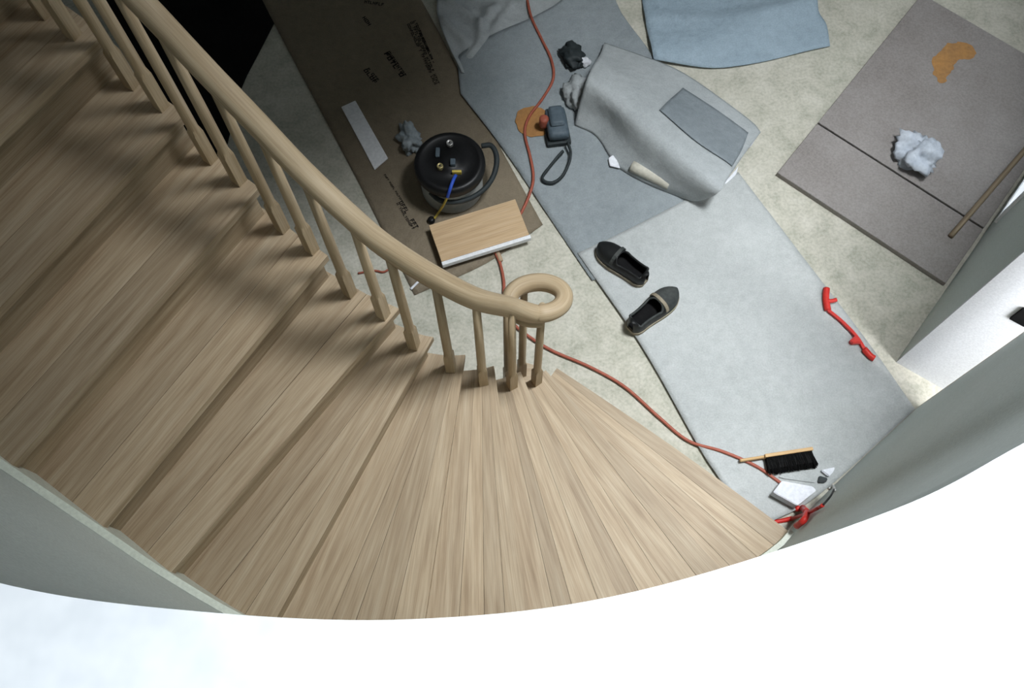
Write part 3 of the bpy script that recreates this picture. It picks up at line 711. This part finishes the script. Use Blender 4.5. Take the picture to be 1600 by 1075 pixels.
bm = bmesh.new(); sweep(bm, catmull([tl(*a) for a in ((887, 222, .06), (892, 240, .045), (888, 258, .04), (878, 276, .032), (864, 286, .03), (851, 284, .03), (848, 276, .03), (858, 262, .032), (870, 247, .04), (880, 236, .05))], 7), [(-.005, -.011), (.005, -.011), (.005, .011), (-.005, .011)])
obj('strap', bm, M_rubber, tool, True)

# ---------------------------------------------------------------- shoes
def shoe(pt, ph, label, M_toe, z0):
    """slip-on shoe: toe at pixel pt, heel at pixel ph"""
    T, Hh = P(*pt, .02), P(*ph, .02); ax = (T - Hh); L = ax.length; rz = math.atan2(ax.y, ax.x)
    r = thing('shoe', (Hh.x, Hh.y, z0), label, 'shoe', 'pair of black shoes', rz)
    def wd(s): return .5*L*(.30*math.sqrt(max(0, 1-((s-.14)/.15)**2)) if s < .14 else (.30 + .09*math.sin(math.pi*min(1, max(0, (s-.2)/.95)))**2 if s < .72 else (.30 + .09*math.sin(math.pi*(.52/.95))**2)*math.sqrt(max(0, 1-((s-.72)/.285)**2))))
    S = [0.0, .01, .03, .07, .14, .2, .28, .36, .44, .52, .58, .64, .72, .8, .87, .93, .97, .99, 1.0]
    # sole
    bm = bmesh.new(); pl = [(s*L, wd(s)+.004) for s in S] + [(s*L, -wd(s)-.004) for s in S[::-1]]
    pl = [p for i, p in enumerate(pl) if i == 0 or (Vector(p)-Vector(pl[i-1])).length > 1e-4]
    prism(bm, pl, 0, .022); obj('sole', bm, M_sole, r)
    def ht(s): return .085 - .02*min(1, s/.5) if s < .5 else .065 + .012*math.sin(math.pi*(s-.5)/.3) if s < .62 else max(.03, .073 - .1*(s-.62)**1.15)
    bm = bmesh.new(); rings = []; NP = 17
    for s in S:
        w_, hh = max(wd(s), .004), ht(s)
        ring = []
        for i in range(NP):
            a = math.pi*i/(NP-1); c_, s_ = math.cos(a), math.sin(a)
            ring.append(bm.verts.new((s*L, w_*math.copysign(abs(c_)**.75, c_), .02 + hh*abs(s_)**.75)))
        rings.append(ring)
    for i in range(len(S)-1):
        for j in range(NP-1):
            if S[i] >= .07 and S[i+1] <= .53 and 4 <= j <= 11: continue
            if S[i] >= .52 and S[i+1] <= .59 and 5 <= j <= 10: continue
            bm.faces.new((rings[i][j], rings[i][j+1], rings[i+1][j+1], rings[i+1][j]))
    u = obj('upper', bm, M_shoe, r, True); u.data.materials.append(M_toe)
    for p in u.data.polygons:
        if p.center.x > L*.6: p.material_index = 1
    m = u.modifiers.new('s', 'SOLIDIFY'); m.thickness = .004; m.offset = -1
    # dark insole
    bm = bmesh.new(); pl = [(s*L, wd(s)*.9) for s in S if .02 < s < .8] + [(s*L, -wd(s)*.9) for s in S[::-1] if .02 < s < .8]; prism(bm, pl, .023, .026); obj('insole', bm, M_lining, r)
    # collar around the opening
    col = []
    for s in (.075, .14, .2, .28, .36, .44, .52): col.append(Vector((s*L, wd(s)*.77, .02 + ht(s)*.78)))
    col.append(Vector((.58*L, 0.020, .016+ht(.58)))); col.append(Vector((.58*L, -.020, .016+ht(.58))))
    for s in (.52, .44, .36, .28, .2, .14, .075): col.append(Vector((s*L, -wd(s)*.77, .02 + ht(s)*.78)))
    bm = bmesh.new(); sweep(bm, catmull(col, 4, True), circ(.006, 6), closed=True); obj('collar', bm, M_shoe_grey if M_toe is M_shoe_grey else M_shoe, r, True)
    # strap over the instep
    bm = bmesh.new(); st = []
    for i in range(9):
        a = math.pi*(.12 + .76*i/8); st.append(Vector((.61*L, wd(.61)*math.copysign(abs(math.cos(a))**.75, math.cos(a))*1.03, .022 + ht(.61)*abs(math.sin(a))**.75*1.03)))
    sweep(bm, st, [(-.008, -.002), (.008, -.002), (.008, .002), (-.008, .002)]); obj('instep_strap', bm, M_sole if M_toe is M_shoe_grey else M_shoe_grey, r)
    return r
shoe((934, 388), (1008, 444), 'black shoe with its toe to the upper left, the farther of the pair', M_shoe, .021)
shoe((1055, 458), (983, 518), 'scuffed black shoe with its toe to the upper right, nearer the stairs', M_shoe_grey, .021)

# ---------------------------------------------------------------- bench brush, white carton, scraps at the foot of the wall
bp = P(1235, 716, .0); b_a, b_b = P(1157, 719, .05), P(1269, 702, .05); ax = (b_b-b_a); LB = ax.length
br = thing('bench_brush', (b_a.x, b_a.y, .022), 'bench brush with a varnished wooden back and black bristles lying on its side', 'brush', rz=math.atan2(ax.y, ax.x))
bm = bmesh.new(); sweep(bm, catmull([Vector((0, 0, .018)), Vector((.03, 0, .018)), Vector((LB*.2, 0, .019)), Vector((LB*.34, 0, .02))], 5), [(x*.55, y) for x, y in circ(.013, 10)]); 
uvl = bm.loops.layers.uv.verify(); obj('handle', bm, M_brushwood, br, True)
bm = bmesh.new(); add_box(bm, LB*.33, LB, -.008, .008, .0, .045, None, .004)
uvl = bm.loops.layers.uv.verify()
for f in bm.faces:
    for l in f.loops: l[uvl].uv = (l.vert.co.x, l.vert.co.z)
obj('back', bm, M_brushwood, br)
bm = bmesh.new(); R_ = random.Random(5)
for i in range(70):
    for j in range(5):
        x0 = LB*.35 + (LB*.63)*(i+R_.random()*.6)/70; z0 = .004 + .036*(j+.5)/5
        x1 = x0 + R_.uniform(-.006, .012) + .012*(i/70-.3); L_ = R_.uniform(.068, .082); z1 = max(.003, z0 + R_.uniform(-.008, .006))
        r_ = .0021
        a = [bm.verts.new((x0-r_, -.007, z0)), bm.verts.new((x0+r_, -.007, z0)), bm.verts.new((x0, -.007, z0+r_*2))]; b = [bm.verts.new((x1-r_, -L_, z1)), bm.verts.new((x1+r_, -L_, z1)), bm.verts.new((x1, -L_, z1+r_*2))]
        for e in range(3): bm.faces.new((a[e], a[(e+1) % 3], b[(e+1) % 3], b[e]))
        bm.faces.new(b)
add_box(bm, LB*.345, LB*.985, -.060, -.0075, .003, .038, None, .004)
o = obj('bristles', bm, M_bristle, br); o['kind'] = 'stuff'
def carton(pix, z0, z1, name, label, mat):
    bm = bmesh.new(); prism(bm, [P(u, v, z1) for u, v in pix], z0, z1); bmesh.ops.bevel(bm, geom=list(bm.edges), offset=.003, segments=2, affect='EDGES')
    return tag(obj(name, bm, mat), label, 'box')
carton([(1208, 769), (1222, 751), (1270, 760), (1276, 766), (1246, 790)], .022, .085, 'white_carton', 'small white carton on the floor against the wall beside the first tread', M_whitepaper)
tab('paper_wad', [(1214, 748), (1222, 738), (1270, 735), (1276, 748), (1270, 757), (1222, 750)], .022, .03, M_grey, 'flat grey paper scrap between the brush and the white carton', 'paper scrap')
tab('white_flap', [(1278, 738), (1300, 733), (1298, 740), (1290, 748)], .022, .045, M_whitepaper, 'white paper flap against the wall right of the brush', 'paper scrap')
tab('dark_offcut', [(1276, 746), (1290, 750), (1286, 757), (1274, 757)], .022, .04, M_rubber, 'dark offcut in the gap between the white carton and white flap', 'offcut')

# ---------------------------------------------------------------- red bar clamps
cz = .032
ck = thing('bar_clamp', P(1325, 510) + Vector((0, 0, .0)), 'red bar clamp lying on the right edge of the paper runner', 'clamp')
def cl_(pix, z): return [P(u, v, 0) + Vector((0, 0, z)) - Vector(ck.location) for u, v in pix]
bm = bmesh.new(); sweep(bm, catmull(cl_([(1290, 489), (1312, 507), (1334, 530), (1348, 552)], cz), 6), [(-.007, -.007), (.007, -.007), (.007, .007), (-.007, .007)]); obj('bar', bm, M_red, ck)
bm = bmesh.new(); sweep(bm, catmull(cl_([(1288, 455), (1287, 472), (1290, 489)], cz), 6), circ(.016, 10)); obj('handle', bm, M_red, ck, True)
bm = bmesh.new(); sweep(bm, catmull(cl_([(1289, 475), (1296, 475), (1303, 473)], cz+.004), 4), circ(.010, 8)); obj('trigger', bm, M_red, ck, True)
bm = bmesh.new(); prism(bm, cl_([(1322, 538), (1333, 528), (1343, 541), (1326, 542)], 0), cz-.012, cz+.016); bmesh.ops.bevel(bm, geom=list(bm.edges), offset=.004, segments=2, affect='EDGES'); obj('jaw', bm, M_red, ck)
bm = bmesh.new(); sweep(bm, catmull(cl_([(1346, 549), (1356, 560), (1363, 564)][:2] + [(1362, 564)], cz), 4), circ(.015, 10)); obj('end_grip', bm, M_red, ck, True)
# second clamp hangs on the foot of the wall
def wz(u, v):
    """point just inside the curved wall seen at u, v"""
    best = None
    for i in range(120):
        z = i*.012; p = P(u, v, z)
        dd = min((p.xy - w_.xy).length for w_ in wall[150:])
        if best is None or dd < best[0]: best = (dd, p)
    p = best[1]; j = min(range(150, len(wall)), key=lambda i: (wall[i].xy-p.xy).length); t_ = (wall[min(j+1, len(wall)-1)]-wall[j-1]).normalized(); return p + Vector((-t_.y, t_.x, 0))*.016
w0 = wz(1262, 803)
ck = thing('bar_clamp', (w0.x, w0.y, w0.z), 'red clamp with a dark bar leaning on the wall above the first tread', 'clamp')
def cw(pix): return [wz(u, v) - Vector(ck.location) for u, v in pix]
bm = bmesh.new(); sweep(bm, catmull(cw([(1211, 820), (1225, 818), (1243, 814)]), 4), circ(.010, 8)); obj('handle', bm, M_red, ck, True)
bm = bmesh.new(); sweep(bm, catmull(cw([(1240, 815), (1262, 808), (1280, 800), (1291, 794)]), 4), circ(.007, 8)); obj('bar', bm, M_red, ck, True)
bm = bmesh.new(); sweep(bm, catmull(cw([(1248, 799), (1258, 798), (1266, 805)]), 5), circ(.014, 10)); obj('jaw', bm, M_red, ck, True)
bm = bmesh.new(); sweep(bm, catmull(cw([(1266, 805), (1262, 816), (1250, 826)]), 5), circ(.013, 10)); obj('jaw', bm, M_red, ck, True)
bm = bmesh.new(); sweep(bm, catmull(cw([(1291, 794), (1302, 781), (1308, 770)]), 5), circ(.004, 8)); obj('rod', bm, M_blackplastic, ck, True)
bm = bmesh.new(); sweep(bm, catmull(cw([(1300, 768), (1306, 764), (1309, 771)]), 5), circ(.007, 8)); obj('rod_end', bm, M_steel, ck, True)
